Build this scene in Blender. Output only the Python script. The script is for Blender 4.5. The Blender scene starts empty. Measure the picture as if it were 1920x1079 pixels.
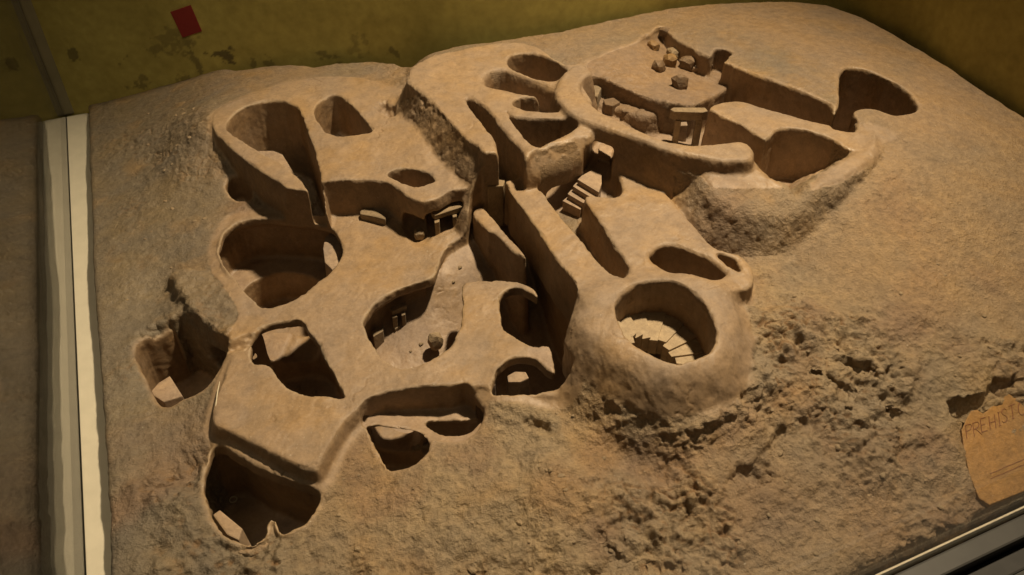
import bpy, bmesh, math, random
import numpy as np
from mathutils import Vector

random.seed(7); RNG = np.random.default_rng(11)
scene = bpy.context.scene
COL = scene.collection

# ------------------------------------------------------------------ camera
FPX = 1540.0; PITCH = math.radians(40.6); YAW = math.radians(23.4); CX, CY = 960.0, 539.5
Rv = np.array([math.cos(YAW), -math.sin(YAW), 0.0])
Fv = np.array([math.sin(YAW)*math.cos(PITCH), math.cos(YAW)*math.cos(PITCH), -math.sin(PITCH)])
Uv = np.cross(Rv, Fv)
CAM = np.array([0.28975379, -2.11552686, 1.0])
cam = bpy.data.cameras.new('camera'); cam_o = bpy.data.objects.new('camera', cam); COL.objects.link(cam_o)
cam.sensor_width = 36.0; cam.lens = FPX/1920.0*36.0; cam.clip_start = 0.01; cam.clip_end = 50
cam_o.location = CAM; cam_o.rotation_euler = (math.pi/2-PITCH, 0, -YAW)
scene.camera = cam_o

# ------------------------------------------------------------------ world, lamps, exposure
world = bpy.data.worlds.new('World'); scene.world = world; world.use_nodes = True
bg = world.node_tree.nodes['Background']
bg.inputs['Color'].default_value = (1.0, 0.74, 0.42, 1); bg.inputs['Strength'].default_value = 0.005
R2 = np.array([math.cos(YAW), -math.sin(YAW), 0]); F2 = np.array([math.sin(YAW), math.cos(YAW), 0])
TGT = np.array([0.80, -1.22, 0.10])
hd = 0.58*R2 + 0.66*F2; hd /= np.linalg.norm(hd)
EL = math.radians(69); LP = TGT + 3.2*(hd*math.cos(EL) + np.array([0, 0, math.sin(EL)]))
lamp = bpy.data.lights.new('display_spot', 'SPOT'); lamp_o = bpy.data.objects.new('display_spot', lamp); COL.objects.link(lamp_o)
lamp.energy = 720; lamp.color = (1.0, 0.805, 0.56); lamp.spot_size = math.radians(55); lamp.spot_blend = 1.0
lamp.shadow_soft_size = 0.10
lamp_o.location = LP
lamp_o.rotation_euler = Vector(TGT-LP).to_track_quat('-Z', 'Y').to_euler()
fill = bpy.data.lights.new('fill_light', 'AREA'); fill_o = bpy.data.objects.new('fill_light', fill); COL.objects.link(fill_o)  # added soft fill that lifts the shaded faces, not a real fixture
fill.shape = 'RECTANGLE'; fill.size = 1.6; fill.size_y = 1.2; fill.energy = 0.55; fill.color = (1.0, 0.82, 0.56)
fill_o.location = (0.35, -2.0, 2.1); fill_o.rotation_euler = Vector((0.85-0.35, -0.95+2.0, -2.0)).to_track_quat('-Z', 'Y').to_euler()
wash = bpy.data.lights.new('backdrop_fill', 'AREA'); wash_o = bpy.data.objects.new('backdrop_fill', wash); COL.objects.link(wash_o)  # added lamp, put in only to brighten the backdrop
wash.shape = 'RECTANGLE'; wash.size = 1.6; wash.size_y = 0.08; wash.energy = 0.75; wash.color = (1.0, 0.84, 0.58); wash.spread = math.radians(75)
wash_o.location = (0.85, -0.78, 0.95); wash_o.rotation_euler = Vector((0.0, 0.55, -0.75)).to_track_quat('-Z', 'Y').to_euler()
scene.view_settings.view_transform = 'Standard'; scene.view_settings.look = 'None'
scene.view_settings.exposure = 0.0; scene.view_settings.gamma = 1.0
scene.cycles.max_bounces = 8; scene.cycles.diffuse_bounces = 2; scene.cycles.transparent_max_bounces = 8

# ------------------------------------------------------------------ helpers
def ray(px, py): return Fv + Rv*(px-CX)/FPX - Uv*(py-CY)/FPX
def W(px, py, z):
    d = ray(px, py); return CAM + d*((z-CAM[2])/d[2])
def pl(pts, z=0.0):
    return np.array([W(p[0], p[1], p[2] if len(p) > 2 else z)[:2] for p in pts])
def smooth_closed(P, n=4):
    P = np.asarray(P, float); out = []
    m = len(P)
    for i in range(m):
        p0, p1, p2, p3 = P[i-1], P[i], P[(i+1) % m], P[(i+2) % m]
        for k in range(n):
            t = k/n
            out.append(0.5*((2*p1)+(-p0+p2)*t+(2*p0-5*p1+4*p2-p3)*t*t+(-p0+3*p1-3*p2+p3)*t**3))
    return np.array(out)
def sstep(x):
    x = np.clip(x, 0, 1); return x*x*(3-2*x)

class Noise3:
    def __init__(s, seed, n=64):
        s.n = n; s.t = np.random.default_rng(seed).random((n, n, n), dtype=np.float32)*2-1
    def __call__(s, p):
        n = s.n; q = np.ascontiguousarray(p.T, np.float32); i = np.floor(q); f = q-i; f = f*f*(3-2*f); i = i.astype(np.int32)
        i0 = i & (n-1); i1 = (i+1) & (n-1); t = s.t
        x0, y0, z0 = i0; x1, y1, z1 = i1; fx, fy, fz = f
        c00 = t[x0, y0, z0]*(1-fx)+t[x1, y0, z0]*fx; c10 = t[x0, y1, z0]*(1-fx)+t[x1, y1, z0]*fx
        c01 = t[x0, y0, z1]*(1-fx)+t[x1, y0, z1]*fx; c11 = t[x0, y1, z1]*(1-fx)+t[x1, y1, z1]*fx
        return (c00*(1-fy)+c10*fy)*(1-fz)+(c01*(1-fy)+c11*fy)*fz
NZ = Noise3(3); NZ2 = Noise3(5)
def fbm(p, scale, octv=4, gain=0.5, nz=NZ):
    v = 0; a = 1.0; s = 1.0/scale
    for o in range(octv):
        v = v + a*nz(p*s + 7.3*o); a *= gain; s *= 2.03
    return v

def worley2(x, y, scale, seed):
    t = np.random.default_rng(seed).random((64, 64, 2), dtype=np.float32)
    u = (x/scale).astype(np.float32); v = (y/scale).astype(np.float32); i = np.floor(u).astype(np.int32); j = np.floor(v).astype(np.int32)
    f1 = np.full(u.shape, 9, np.float32); f2 = f1.copy()
    for a in (-1, 0, 1):
        for b in (-1, 0, 1):
            c = t[(i+a) & 63, (j+b) & 63]
            d = np.hypot(i+a+c[:, 0]-u, j+b+c[:, 1]-v)
            f2 = np.minimum(f2, np.maximum(f1, d)); f1 = np.minimum(f1, d)
    return f1, f2
def sd_poly(P, X, Y):
    d = np.full(X.shape, 1e9, np.float32); s = np.ones(X.shape, np.float32)
    m = len(P)
    for i in range(m):
        ax, ay = P[i]; bx, by = P[i-1]
        ex, ey = bx-ax, by-ay; wx, wy = X-ax, Y-ay
        L = ex*ex+ey*ey
        if L < 1e-14: continue
        t = np.clip((wx*ex+wy*ey)/L, 0, 1)
        dx, dy = wx-ex*t, wy-ey*t
        np.minimum(d, dx*dx+dy*dy, out=d)
        c1 = Y >= ay; c2 = Y < by; c3 = ex*wy > ey*wx
        fl = (c1 & c2 & c3) | (~c1 & ~c2 & ~c3)
        s[fl] *= -1
    return s*np.sqrt(d)
def smax(a, b, k):
    h = np.maximum(k-np.abs(a-b), 0)/k
    return np.maximum(a, b)+h*h*(k*0.25)
def smin(a, b, k): return -smax(-a, -b, k)

# ------------------------------------------------------------------ materials
def new_mat(name):
    m = bpy.data.materials.new(name); m.use_nodes = True
    nt = m.node_tree; b = nt.nodes['Principled BSDF']
    return m, nt, b
def nd(nt, typ, **kw):
    n = nt.nodes.new(typ)
    for k, v in kw.items():
        if k in n.inputs.keys(): n.inputs[k].default_value = v
        else: setattr(n, k, v)
    return n

def clay_material(name, use_attr=True, base=(0.34, 0.25, 0.155), rough=0.54, bump=0.5):
    m, nt, b = new_mat(name); L = nt.links.new
    geo = nd(nt, 'ShaderNodeNewGeometry')
    n1 = nd(nt, 'ShaderNodeTexNoise', Scale=9.0, Detail=6.0, Roughness=0.6)
    n2 = nd(nt, 'ShaderNodeTexNoise', Scale=55.0, Detail=5.0, Roughness=0.65)
    n3 = nd(nt, 'ShaderNodeTexNoise', Scale=240.0, Detail=4.0, Roughness=0.7)
    for n in (n1, n2, n3): L(geo.outputs['Position'], n.inputs['Vector'])
    if use_attr:
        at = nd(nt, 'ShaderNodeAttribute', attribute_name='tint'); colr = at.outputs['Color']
        ar = nd(nt, 'ShaderNodeAttribute', attribute_name='grit')
    else:
        rgb = nd(nt, 'ShaderNodeRGB'); rgb.outputs[0].default_value = (*base, 1); colr = rgb.outputs[0]
    # hue drift: ochre / umber / grey patches at two scales
    r1 = nd(nt, 'ShaderNodeValToRGB'); e = r1.color_ramp.elements
    e[0].position = 0.30; e[0].color = (0.80, 0.80, 0.86, 1); e[1].position = 0.70; e[1].color = (1.12, 1.02, 0.86, 1)
    L(n1.outputs['Fac'], r1.inputs['Fac'])
    mu = nd(nt, 'ShaderNodeMix', data_type='RGBA', blend_type='MULTIPLY'); mu.inputs[0].default_value = 1.0
    L(colr, mu.inputs[6]); L(r1.outputs['Color'], mu.inputs[7])
    r2 = nd(nt, 'ShaderNodeValToRGB'); e = r2.color_ramp.elements
    e[0].position = 0.28; e[0].color = (0.74, 0.72, 0.70, 1); e[1].position = 0.66; e[1].color = (1.10, 1.08, 1.05, 1)
    L(n2.outputs['Fac'], r2.inputs['Fac'])
    mu2 = nd(nt, 'ShaderNodeMix', data_type='RGBA', blend_type='MULTIPLY'); mu2.inputs[0].default_value = 0.8
    L(mu.outputs[2], mu2.inputs[6]); L(r2.outputs['Color'], mu2.inputs[7])
    r3 = nd(nt, 'ShaderNodeValToRGB'); e = r3.color_ramp.elements
    e[0].position = 0.25; e[0].color = (0.70, 0.68, 0.66, 1); e[1].position = 0.6; e[1].color = (1.06, 1.06, 1.06, 1)
    L(n3.outputs['Fac'], r3.inputs['Fac'])
    mu3 = nd(nt, 'ShaderNodeMix', data_type='RGBA', blend_type='MULTIPLY'); mu3.inputs[0].default_value = 0.55
    L(mu2.outputs[2], mu3.inputs[6]); L(r3.outputs['Color'], mu3.inputs[7])
    n5 = nd(nt, 'ShaderNodeTexNoise', Scale=85.0, Detail=7.0, Roughness=0.72); L(geo.outputs['Position'], n5.inputs['Vector'])
    r5 = nd(nt, 'ShaderNodeValToRGB'); e = r5.color_ramp.elements
    e[0].position = 0.36; e[0].color = (0.55, 0.50, 0.44, 1); e[1].position = 0.62; e[1].color = (1.22, 1.20, 1.14, 1); L(n5.outputs['Fac'], r5.inputs['Fac'])
    m5 = nd(nt, 'ShaderNodeMix', data_type='RGBA', blend_type='MULTIPLY'); L(mu3.outputs[2], m5.inputs[6]); L(r5.outputs[0], m5.inputs[7])
    if use_attr:
        f5 = nd(nt, 'ShaderNodeMath', operation='MULTIPLY_ADD'); f5.inputs[1].default_value = 0.34; f5.inputs[2].default_value = 0.12; L(ar.outputs['Fac'], f5.inputs[0]); L(f5.outputs[0], m5.inputs[0])
    else: m5.inputs[0].default_value = 0.4
    mu3 = m5
    nf = nd(nt, 'ShaderNodeTexNoise', Scale=420.0, Detail=1.0); L(geo.outputs['Position'], nf.inputs['Vector'])
    rf = nd(nt, 'ShaderNodeMapRange'); rf.inputs['From Min'].default_value = 0.775; rf.inputs['From Max'].default_value = 0.80; L(nf.outputs['Fac'], rf.inputs['Value'])
    mf = nd(nt, 'ShaderNodeMix', data_type='RGBA'); L(rf.outputs[0], mf.inputs[0]); L(mu3.outputs[2], mf.inputs[6]); mf.inputs[7].default_value = (.62, .56, .44, 1)
    L(mf.outputs[2], b.inputs['Base Color'])
    # gloss: worn varnish patches
    rr = nd(nt, 'ShaderNodeMapRange'); rr.inputs['From Min'].default_value = 0.35; rr.inputs['From Max'].default_value = 0.7
    rr.inputs['To Min'].default_value = rough+0.16; rr.inputs['To Max'].default_value = rough-0.14
    L(n1.outputs['Fac'], rr.inputs['Value']); L(rr.outputs[0], b.inputs['Roughness'])
    b.inputs['Specular IOR Level'].default_value = 0.5
    # fine relief
    n4 = nd(nt, 'ShaderNodeTexNoise', Scale=120.0, Detail=5.0, Roughness=0.6); n4.noise_type = 'RIDGED_MULTIFRACTAL'; L(geo.outputs['Position'], n4.inputs['Vector'])
    ad0 = nd(nt, 'ShaderNodeMath', operation='MULTIPLY_ADD'); ad0.inputs[1].default_value = 0.14
    L(n4.outputs['Fac'], ad0.inputs[0]); L(n2.outputs['Fac'], ad0.inputs[2])
    ad = nd(nt, 'ShaderNodeMath', operation='MULTIPLY_ADD'); ad.inputs[1].default_value = 0.40
    L(n3.outputs['Fac'], ad.inputs[0]); L(ad0.outputs[0], ad.inputs[2])
    bp = nd(nt, 'ShaderNodeBump'); bp.inputs['Distance'].default_value = 0.006
    if use_attr: 
        ml = nd(nt, 'ShaderNodeMath', operation='MULTIPLY_ADD'); ml.inputs[1].default_value = 1.0; ml.inputs[2].default_value = 0.17
        L(ar.outputs['Fac'], ml.inputs[0]); L(ml.outputs[0], bp.inputs['Strength'])
    else: bp.inputs['Strength'].default_value = bump
    L(ad.outputs[0], bp.inputs['Height']); L(bp.outputs[0], b.inputs['Normal'])
    return m
M_CLAY = clay_material('painted_clay')
M_STONE = clay_material('stone_clay', False, (0.30, 0.235, 0.15), 0.7, 0.45)
M_PALE = clay_material('pale_clay', False, (0.44, 0.36, 0.245), 0.7, 0.3)
M_FLOOR = clay_material('pinkish_clay', False, (0.40, 0.31, 0.225), 0.72, 0.25)
M_OCHRE = clay_material('ochre_clay', False, (0.28, 0.18, 0.075), 0.7, 0.4)
M_DARKST = clay_material('dark_clay', False, (0.20, 0.14, 0.085), 0.7, 0.5)

def simple(name, col, rough=0.6, metal=0.0, noise=0.0, nscale=20.0, bump=0.0):
    m, nt, b = new_mat(name); L = nt.links.new
    b.inputs['Roughness'].default_value = rough; b.inputs['Metallic'].default_value = metal
    geo = nd(nt, 'ShaderNodeNewGeometry'); n = nd(nt, 'ShaderNodeTexNoise', Scale=nscale, Detail=6.0, Roughness=0.6)
    L(geo.outputs['Position'], n.inputs['Vector'])
    r = nd(nt, 'ShaderNodeValToRGB'); e = r.color_ramp.elements
    e[0].position = 0.3; e[0].color = (*[c*(1-noise) for c in col], 1); e[1].position = 0.7; e[1].color = (*[min(1, c*(1+noise)) for c in col], 1)
    L(n.outputs['Fac'], r.inputs['Fac']); L(r.outputs[0], b.inputs['Base Color'])
    if bump:
        bp = nd(nt, 'ShaderNodeBump'); bp.inputs['Strength'].default_value = bump; bp.inputs['Distance'].default_value = 0.002
        L(n.outputs['Fac'], bp.inputs['Height']); L(bp.outputs[0], b.inputs['Normal'])
    return m
M_BOARD = simple('cream_board', (0.56, 0.51, 0.39), 0.6, 0, 0.06, 30, 0.1)
M_RED = simple('red_card', (0.26, 0.022, 0.018), 0.55, 0, 0.1, 40)
M_METAL = simple('brushed_metal', (0.075, 0.072, 0.066), 0.5, 0.4, 0.12, 18, 0.05)
M_RUBBER = simple('dark_gasket', (0.035, 0.032, 0.028), 0.6, 0, 0.2, 40)
M_ENGRAVE = simple('rust_paint', (0.19, 0.065, 0.025), 0.7, 0, 0.25, 120)
M_CREAMLINE = simple('cream_paint', (0.66, 0.58, 0.42), 0.6, 0, 0.1, 60)
M_POST = simple('clear_joint', (0.20, 0.17, 0.09), 0.35, 0, 0.2, 14)
def glass_material(name, ior, rough=0.0):
    m = bpy.data.materials.new(name); m.use_nodes = True; nt = m.node_tree
    for n in list(nt.nodes): nt.nodes.remove(n)
    L = nt.links.new
    out = nd(nt, 'ShaderNodeOutputMaterial'); mix = nd(nt, 'ShaderNodeMixShader')
    lw = nd(nt, 'ShaderNodeLayerWeight'); lw.inputs['Blend'].default_value = 0.5    # Schlick reflectance, same from both sides
    pw = nd(nt, 'ShaderNodeMath', operation='POWER'); pw.inputs[1].default_value = 5.0
    fr = nd(nt, 'ShaderNodeMath', operation='MULTIPLY_ADD'); f0 = ((ior-1)/(ior+1))**2; fr.inputs[1].default_value = 1-f0; fr.inputs[2].default_value = f0
    L(lw.outputs['Facing'], pw.inputs[0]); L(pw.outputs[0], fr.inputs[0])
    tr = nd(nt, 'ShaderNodeBsdfTransparent'); gl = nd(nt, 'ShaderNodeBsdfGlossy'); gl.inputs['Roughness'].default_value = rough
    tr.inputs['Color'].default_value = (0.97, 0.97, 0.95, 1); gl.inputs['Color'].default_value = (1, 1, 1, 1)
    L(fr.outputs[0], mix.inputs[0]); L(tr.outputs[0], mix.inputs[1]); L(gl.outputs[0], mix.inputs[2]); L(mix.outputs[0], out.inputs[0])
    return m
M_GLASS = glass_material('case_glass', 1.5); M_GLASS_SIDE = glass_material('side_acrylic', 1.62, 0.012)

# ------------------------------------------------------------------ object helpers
def link(o, parent=None):
    COL.objects.link(o)
    if parent is not None: o.parent = parent
    return o
def tag(o, label=None, cat=None, group=None, kind=None):
    if label: o['label'] = label
    if cat: o['category'] = cat
    if group: o['group'] = group
    if kind: o['kind'] = kind
    return o
def mesh_obj(name, verts, faces, mat, parent=None, smooth=False):
    me = bpy.data.meshes.new(name); me.from_pydata([tuple(map(float, v)) for v in verts], [], [tuple(f) for f in faces]); me.update()
    if smooth: me.polygons.foreach_set('use_smooth', [True]*len(me.polygons))
    me.materials.append(mat)
    return link(bpy.data.objects.new(name, me), parent)
def bm_obj(name, bm, mat, parent=None, smooth=False):
    bmesh.ops.recalc_face_normals(bm, faces=bm.faces)
    me = bpy.data.meshes.new(name); bm.to_mesh(me); bm.free()
    if smooth: me.polygons.foreach_set('use_smooth', [True]*len(me.polygons))
    me.materials.append(mat)
    return link(bpy.data.objects.new(name, me), parent)
def prism(name, ring_top, ring_bot, mat, parent=None, bev=0.0015, jit=0.0):
    bm = bmesh.new(); n = len(ring_top)
    rj = lambda p: [c+random.uniform(-jit, jit) for c in p]
    a = [bm.verts.new(rj(p)) for p in ring_top]; b = [bm.verts.new(rj(p)) for p in ring_bot]
    bm.faces.new(a); bm.faces.new(b[::-1])
    for i in range(n): bm.faces.new((a[i-1], b[i-1], b[i], a[i]))
    bmesh.ops.recalc_face_normals(bm, faces=bm.faces)
    if bev: bmesh.ops.bevel(bm, geom=list(bm.edges), offset=bev, segments=2, affect='EDGES', profile=0.6)
    return bm_obj(name, bm, mat, parent)
def pxprism(name, pts, ztop, zbot, mat, parent=None, bev=0.0015, jit=0.0, grow=0.0):
    t = [W(p[0], p[1], p[2] if len(p) > 2 else ztop) for p in pts]
    c = np.mean(t, axis=0); b = [np.array([*(c[:2]+(q[:2]-c[:2])*(1+grow)), zbot]) for q in t]
    return prism(name, t, b, mat, parent, bev, jit)
def boxbetween(name, p0, p1, mat, parent=None, bev=0.001):
    x0, y0, z0 = p0; x1, y1, z1 = p1
    t = [(x0, y0, z1), (x1, y0, z1), (x1, y1, z1), (x0, y1, z1)]; b = [(x, y, z0) for x, y, _ in t]
    return prism(name, t, b, mat, parent, bev)
def rock(name, c, size, mat, parent=None, seed=0, boxy=0.5, rot=0.0):
    bm = bmesh.new(); bmesh.ops.create_icosphere(bm, subdivisions=2, radius=1.0)
    P = np.array([v.co[:] for v in bm.verts]); n = 2/(1-boxy*0.8)
    r = (np.abs(P)**n).sum(1)**(-1/n); P = P*r[:, None]*0.9
    P = P*(1+0.16*fbm(P+seed*3.1, 0.9, 3)[:, None]) + np.random.default_rng(seed+99).uniform(-.06, .06, P.shape)
    P = P*np.array(size)
    ca, sa = math.cos(rot), math.sin(rot); P[:, :2] = P[:, :2] @ np.array([[ca, sa], [-sa, ca]])
    for v, q in zip(bm.verts, P): v.co = q + np.array(c)
    return bm_obj(name, bm, mat, parent, False)
def tube(bm, pts, r, n=6):
    pts = [Vector(p) for p in pts]; rings = []
    for i, p in enumerate(pts):
        d = (pts[min(i+1, len(pts)-1)]-pts[max(i-1, 0)]).normalized()
        u = d.cross(Vector((0, 0, 1)));
        if u.length < 1e-4: u = d.cross(Vector((1, 0, 0)))
        u.normalize(); v = d.cross(u)
        rr = r[i] if hasattr(r, '__len__') else r
        rings.append([bm.verts.new(p+u*rr*math.cos(2*math.pi*k/n)+v*rr*math.sin(2*math.pi*k/n)) for k in range(n)])
    for a, b in zip(rings[:-1], rings[1:]):
        for k in range(n): bm.faces.new((a[k-1], a[k], b[k], b[k-1]))
    bm.faces.new(rings[0]); bm.faces.new(rings[-1][::-1])

# ================================================================== THE CLAY RELIEF
# volume on a rectilinear grid, carved and built up, then turned into a surface
DX = 0.0021
gx = np.arange(0.006, 1.965, DX)
gy = [-1.775]
while gy[-1] < -0.0: gy.append(gy[-1] + 0.00175 + 0.0009*(gy[-1]+1.775)/1.775)
gy = np.array(gy)
DZ = 0.0034
gz = np.arange(-0.115, 0.262, DZ)
NX, NY, NZn = len(gx), len(gy), len(gz)
X2, Y2 = np.meshgrid(gx, gy, indexing='ij'); X2 = X2.astype(np.float32); Y2 = Y2.astype(np.float32)
Zr = gz.astype(np.float32)[None, None, :]

CTRL = [  # px, py, height of the upper terrain
 (165,200,.022),(176,420,.04),(180,600,.04),(190,800,.04),(203,1000,.036),(150,1200,.035),(600,1250,.012),(1000,1240,.012),(1400,1190,.012),(1650,1075,.010),(1850,985,.010),(2050,890,.012),
 (260,230,.055),(300,300,.07),(280,420,.06),(350,250,.128),(390,235,.150),(370,210,.142),(375,330,.095),(330,470,.065),(240,540,.050),(240,700,.043),(230,900,.043),(300,980,.042),(330,860,.04),(380,420,.078),
 (420,385,.08),(500,395,.08),
 (300,170,.07),(400,150,.115),(480,150,.142),(600,140,.148),(700,135,.145),(760,140,.15),(430,190,.150),(560,175,.155),(730,230,.15),(650,280,.155),(800,310,.155),
 (800,110,.19),(860,95,.20),(980,75,.20),(1100,55,.20),(1250,25,.20),(1400,12,.20),(1480,10,.20),(1560,20,.195),(1680,80,.19),(1800,150,.185),(1920,230,.175),(2100,350,.15),
 (1150,90,.20),(1300,60,.205),(1450,100,.21),(1560,110,.212),(1650,120,.205),(1760,200,.20),(1660,250,.205),(1640,320,.195),(1700,400,.175),(1850,350,.18),(1580,400,.17),
 (1520,430,.15),(1470,490,.125),(1560,540,.13),(1700,560,.135),(1850,560,.125),(1920,640,.105),(1850,660,.105),(1440,560,.125),(1420,640,.115),(1500,660,.112),(1650,680,.105),
 (1795,808,.068),(1800,850,.056),(1812,900,.041),(1840,947,.024),(1800,778,.077),(1872,952,.020),(1780,725,.086),(1700,760,.075),(1600,760,.085),(1500,800,.078),(1400,760,.092),(1380,860,.066),(1500,900,.055),(1620,880,.056),(1740,850,.058),(1760,930,.035),(1640,990,.025),(1500,1010,.034),(1300,1000,.042),
 (1300,930,.055),(1220,905,.052),(1200,850,.058),(1100,820,.066),(1100,900,.062),(1100,1010,.045),(950,1060,.025),
 (950,800,.062),(900,850,.055),(980,920,.055),(850,950,.042),(700,1000,.035),(800,880,.05),(650,900,.045),(620,930,.046),(480,1040,.036),(370,900,.045),(380,980,.042),(560,1010,.042),
 (440,846,.058),(500,873,.058),(560,893,.057),(602,905,.055),(400,800,.056),(370,760,.055),(690,820,.05),(850,800,.052),(900,760,.062),(930,745,.074),(1000,750,.074),(1060,755,.07),
 (400,560,.080),(440,640,.082),(330,700,.04),(260,600,.04),(410,710,.07),
 (450,450,.08),(480,600,.08),(660,450,.08),(700,540,.08),(660,640,.08),(560,690,.08),(800,710,.08),(900,640,.08),(720,420,.08),(660,405,.08),(850,460,.08),
 (950,420,.08),(1000,480,.08),(1070,390,.10),(1100,440,.095),(1150,480,.095),(1230,380,.12),(1285,362,.14),(1190,310,.13),(1130,300,.15),(1000,370,.09),(930,380,.075),(1300,450,.10),(1350,480,.11),
 (1100,600,.09),(1110,680,.08),(1200,600,.12),(1350,560,.13),
 (1250,720,.134),(1190,745,.110),(1310,735,.124),(1140,715,.115),(1250,785,.096),(1360,695,.125),(1210,815,.074),(1120,765,.078),(1330,800,.080),
 (295,545,.045),(288,580,.042),(300,500,.058),
 (900,200,.20),(1000,150,.2),(1200,150,.19),(1400,230,.20),(1500,270,.20),
]
CW = np.array([W(*c) for c in CTRL])
def rbf_field(pts, XX, YY, eps=0.012):
    D = np.sqrt(((pts[:, None, :2]-pts[None, :, :2])**2).sum(-1)+eps**2)
    n = len(pts); A = np.zeros((n+1, n+1)); A[:n, :n] = D + np.eye(n)*1e-3; A[:n, n] = 1; A[n, :n] = 1
    w = np.linalg.solve(A, np.append(pts[:, 2], 0))
    out = np.full(XX.shape, w[n])
    for i in range(n): out += w[i]*np.sqrt((XX-pts[i, 0])**2+(YY-pts[i, 1])**2+eps**2)
    return out
cxg = np.linspace(gx[0], gx[-1], 150); cyg = np.linspace(gy[0], gy[-1], 150)
cX, cY = np.meshgrid(cxg, cyg, indexing='ij'); cH = rbf_field(CW, cX, cY)
def bilerp(C, XX, YY):
    u = np.clip((XX-cxg[0])/(cxg[1]-cxg[0]), 0, 148.999); v = np.clip((YY-cyg[0])/(cyg[1]-cyg[0]), 0, 148.999)
    i = u.astype(int); j = v.astype(int); a = u-i; b = v-j
    return (C[i, j]*(1-a)*(1-b)+C[i+1, j]*a*(1-b)+C[i, j+1]*(1-a)*b+C[i+1, j+1]*a*b)
H0 = bilerp(cH, X2, Y2).astype(np.float32)
P2 = np.stack([X2.ravel(), Y2.ravel(), np.zeros(X2.size)], 1)
EN = (fbm(P2, 0.018, 3)*0.0013).reshape(X2.shape).astype(np.float32)     # unevenness of hand-cut edges
EN3 = (fbm(P2+8.8, 0.010, 2)).reshape(X2.shape).astype(np.float32)
EN2 = (fbm(P2+3.3, 0.05, 3)).reshape(X2.shape).astype(np.float32)

V = (Zr - H0[:, :, None]).astype(np.float32)
LABEL = np.zeros((NX, NY), np.int16)          # which part a column belongs to
SMOOTH = np.zeros((NX, NY), np.float32)       # 1 where the clay was smoothed by hand
FLOORZ = np.full((NX, NY), -9, np.float32)
PARTS = ['rock_ground']
def part_id(n):
    if n not in PARTS: PARTS.append(n)
    return PARTS.index(n)
def box_of(P, mg):
    i0 = max(0, np.searchsorted(gx, P[:, 0].min()-mg)-1); i1 = min(NX, np.searchsorted(gx, P[:, 0].max()+mg)+1)
    j0 = max(0, np.searchsorted(gy, P[:, 1].min()-mg)-1); j1 = min(NY, np.searchsorted(gy, P[:, 1].max()+mg)+1)
    return slice(i0, i1), slice(j0, j1)
def add_block(pts, ztop, part, slope=0.0, r=0.006, k=0.008, zfoot=0.0, tilt=None, sharp=False, rough_edge=0.0, lab_m=0.006):
    P = pl(pts, ztop if np.isscalar(ztop) else 0.2)
    if not sharp: P = smooth_closed(P)
    bi, bj = box_of(P, 0.03+slope*(0.22)+k)
    d2 = sd_poly(P, X2[bi, bj], Y2[bi, bj]) + EN[bi, bj] + rough_edge*(EN2[bi, bj]+0.5*EN3[bi, bj])
    top = ztop + (0 if tilt is None else tilt(X2[bi, bj], Y2[bi, bj])) + 0.0018*EN2[bi, bj]
    top = np.asarray(top, np.float32)[:, :, None]
    d = smax(d2[:, :, None]-slope*np.maximum(top-Zr, 0), Zr-top, 2*r)
    d = np.maximum(d, -0.05-(Zr-zfoot)*1.0) if zfoot else d
    V[bi, bj] = smin(V[bi, bj], d, k)
    lm = d2 < lab_m+slope*0.06; LABEL[bi, bj][lm] = part_id(part)
    SMOOTH[bi, bj] = np.maximum(SMOOTH[bi, bj], sstep(1-(d2-slope*0.05)/0.012))
def cut(pts, zrim, floor, under=0.0, t=0.012, k=0.004, part=None, flare=0.0, sharp=False, kf=0.012, rough=0.0, ztop=None, smoothm=0.012):
    P = pl(pts, zrim)
    if not sharp: P = smooth_closed(P)
    bi, bj = box_of(P, 0.02+under+k)
    d2 = sd_poly(P, X2[bi, bj], Y2[bi, bj]) + EN[bi, bj] + rough*EN2[bi, bj]
    if callable(floor): fl = floor(X2[bi, bj], Y2[bi, bj]).astype(np.float32)
    else: fl = np.full(d2.shape, floor, np.float32)
    fl = fl + 0.0012*EN2[bi, bj]
    a = d2[:, :, None]
    if under: a = a - under*sstep((zrim-t-Zr)/0.025)
    if flare: a = a - flare*np.maximum(0, 1-np.abs(zrim+0.004-Zr)/0.03)**2
    d = smax(a, fl[:, :, None]-Zr, kf)
    if ztop is not None: d = smax(d, Zr-ztop, 0.01)
    V[bi, bj] = smax(V[bi, bj], -d, k)
    if part:
        PARTS.append(part); LABEL[bi, bj][d2 < -0.003] = len(PARTS)-1
    SMOOTH[bi, bj] = np.maximum(SMOOTH[bi, bj], sstep(1-d2/smoothm))
    m = d2 < under; FLOORZ[bi, bj][m] = np.maximum(FLOORZ[bi, bj][m], fl[m])
def tunnel(a, b, r, k=0.006, flat=None):
    a = W(*a); b = W(*b); mg = r+0.01
    P = np.array([a[:2], b[:2]]); bi, bj = box_of(P, mg)
    d = b-a; L = d@d
    Xb = X2[bi, bj][:, :, None]; Yb = Y2[bi, bj][:, :, None]
    t = np.clip(((Xb-a[0])*d[0]+(Yb-a[1])*d[1]+(Zr-a[2])*d[2])/L, 0, 1)
    q = np.sqrt((Xb-a[0]-d[0]*t)**2+(Yb-a[1]-d[1]*t)**2+(Zr-a[2]-d[2]*t)**2)-r
    if flat is not None: q = smax(q, flat-Zr, 0.006)
    V[bi, bj] = smax(V[bi, bj], -q, k)
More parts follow.
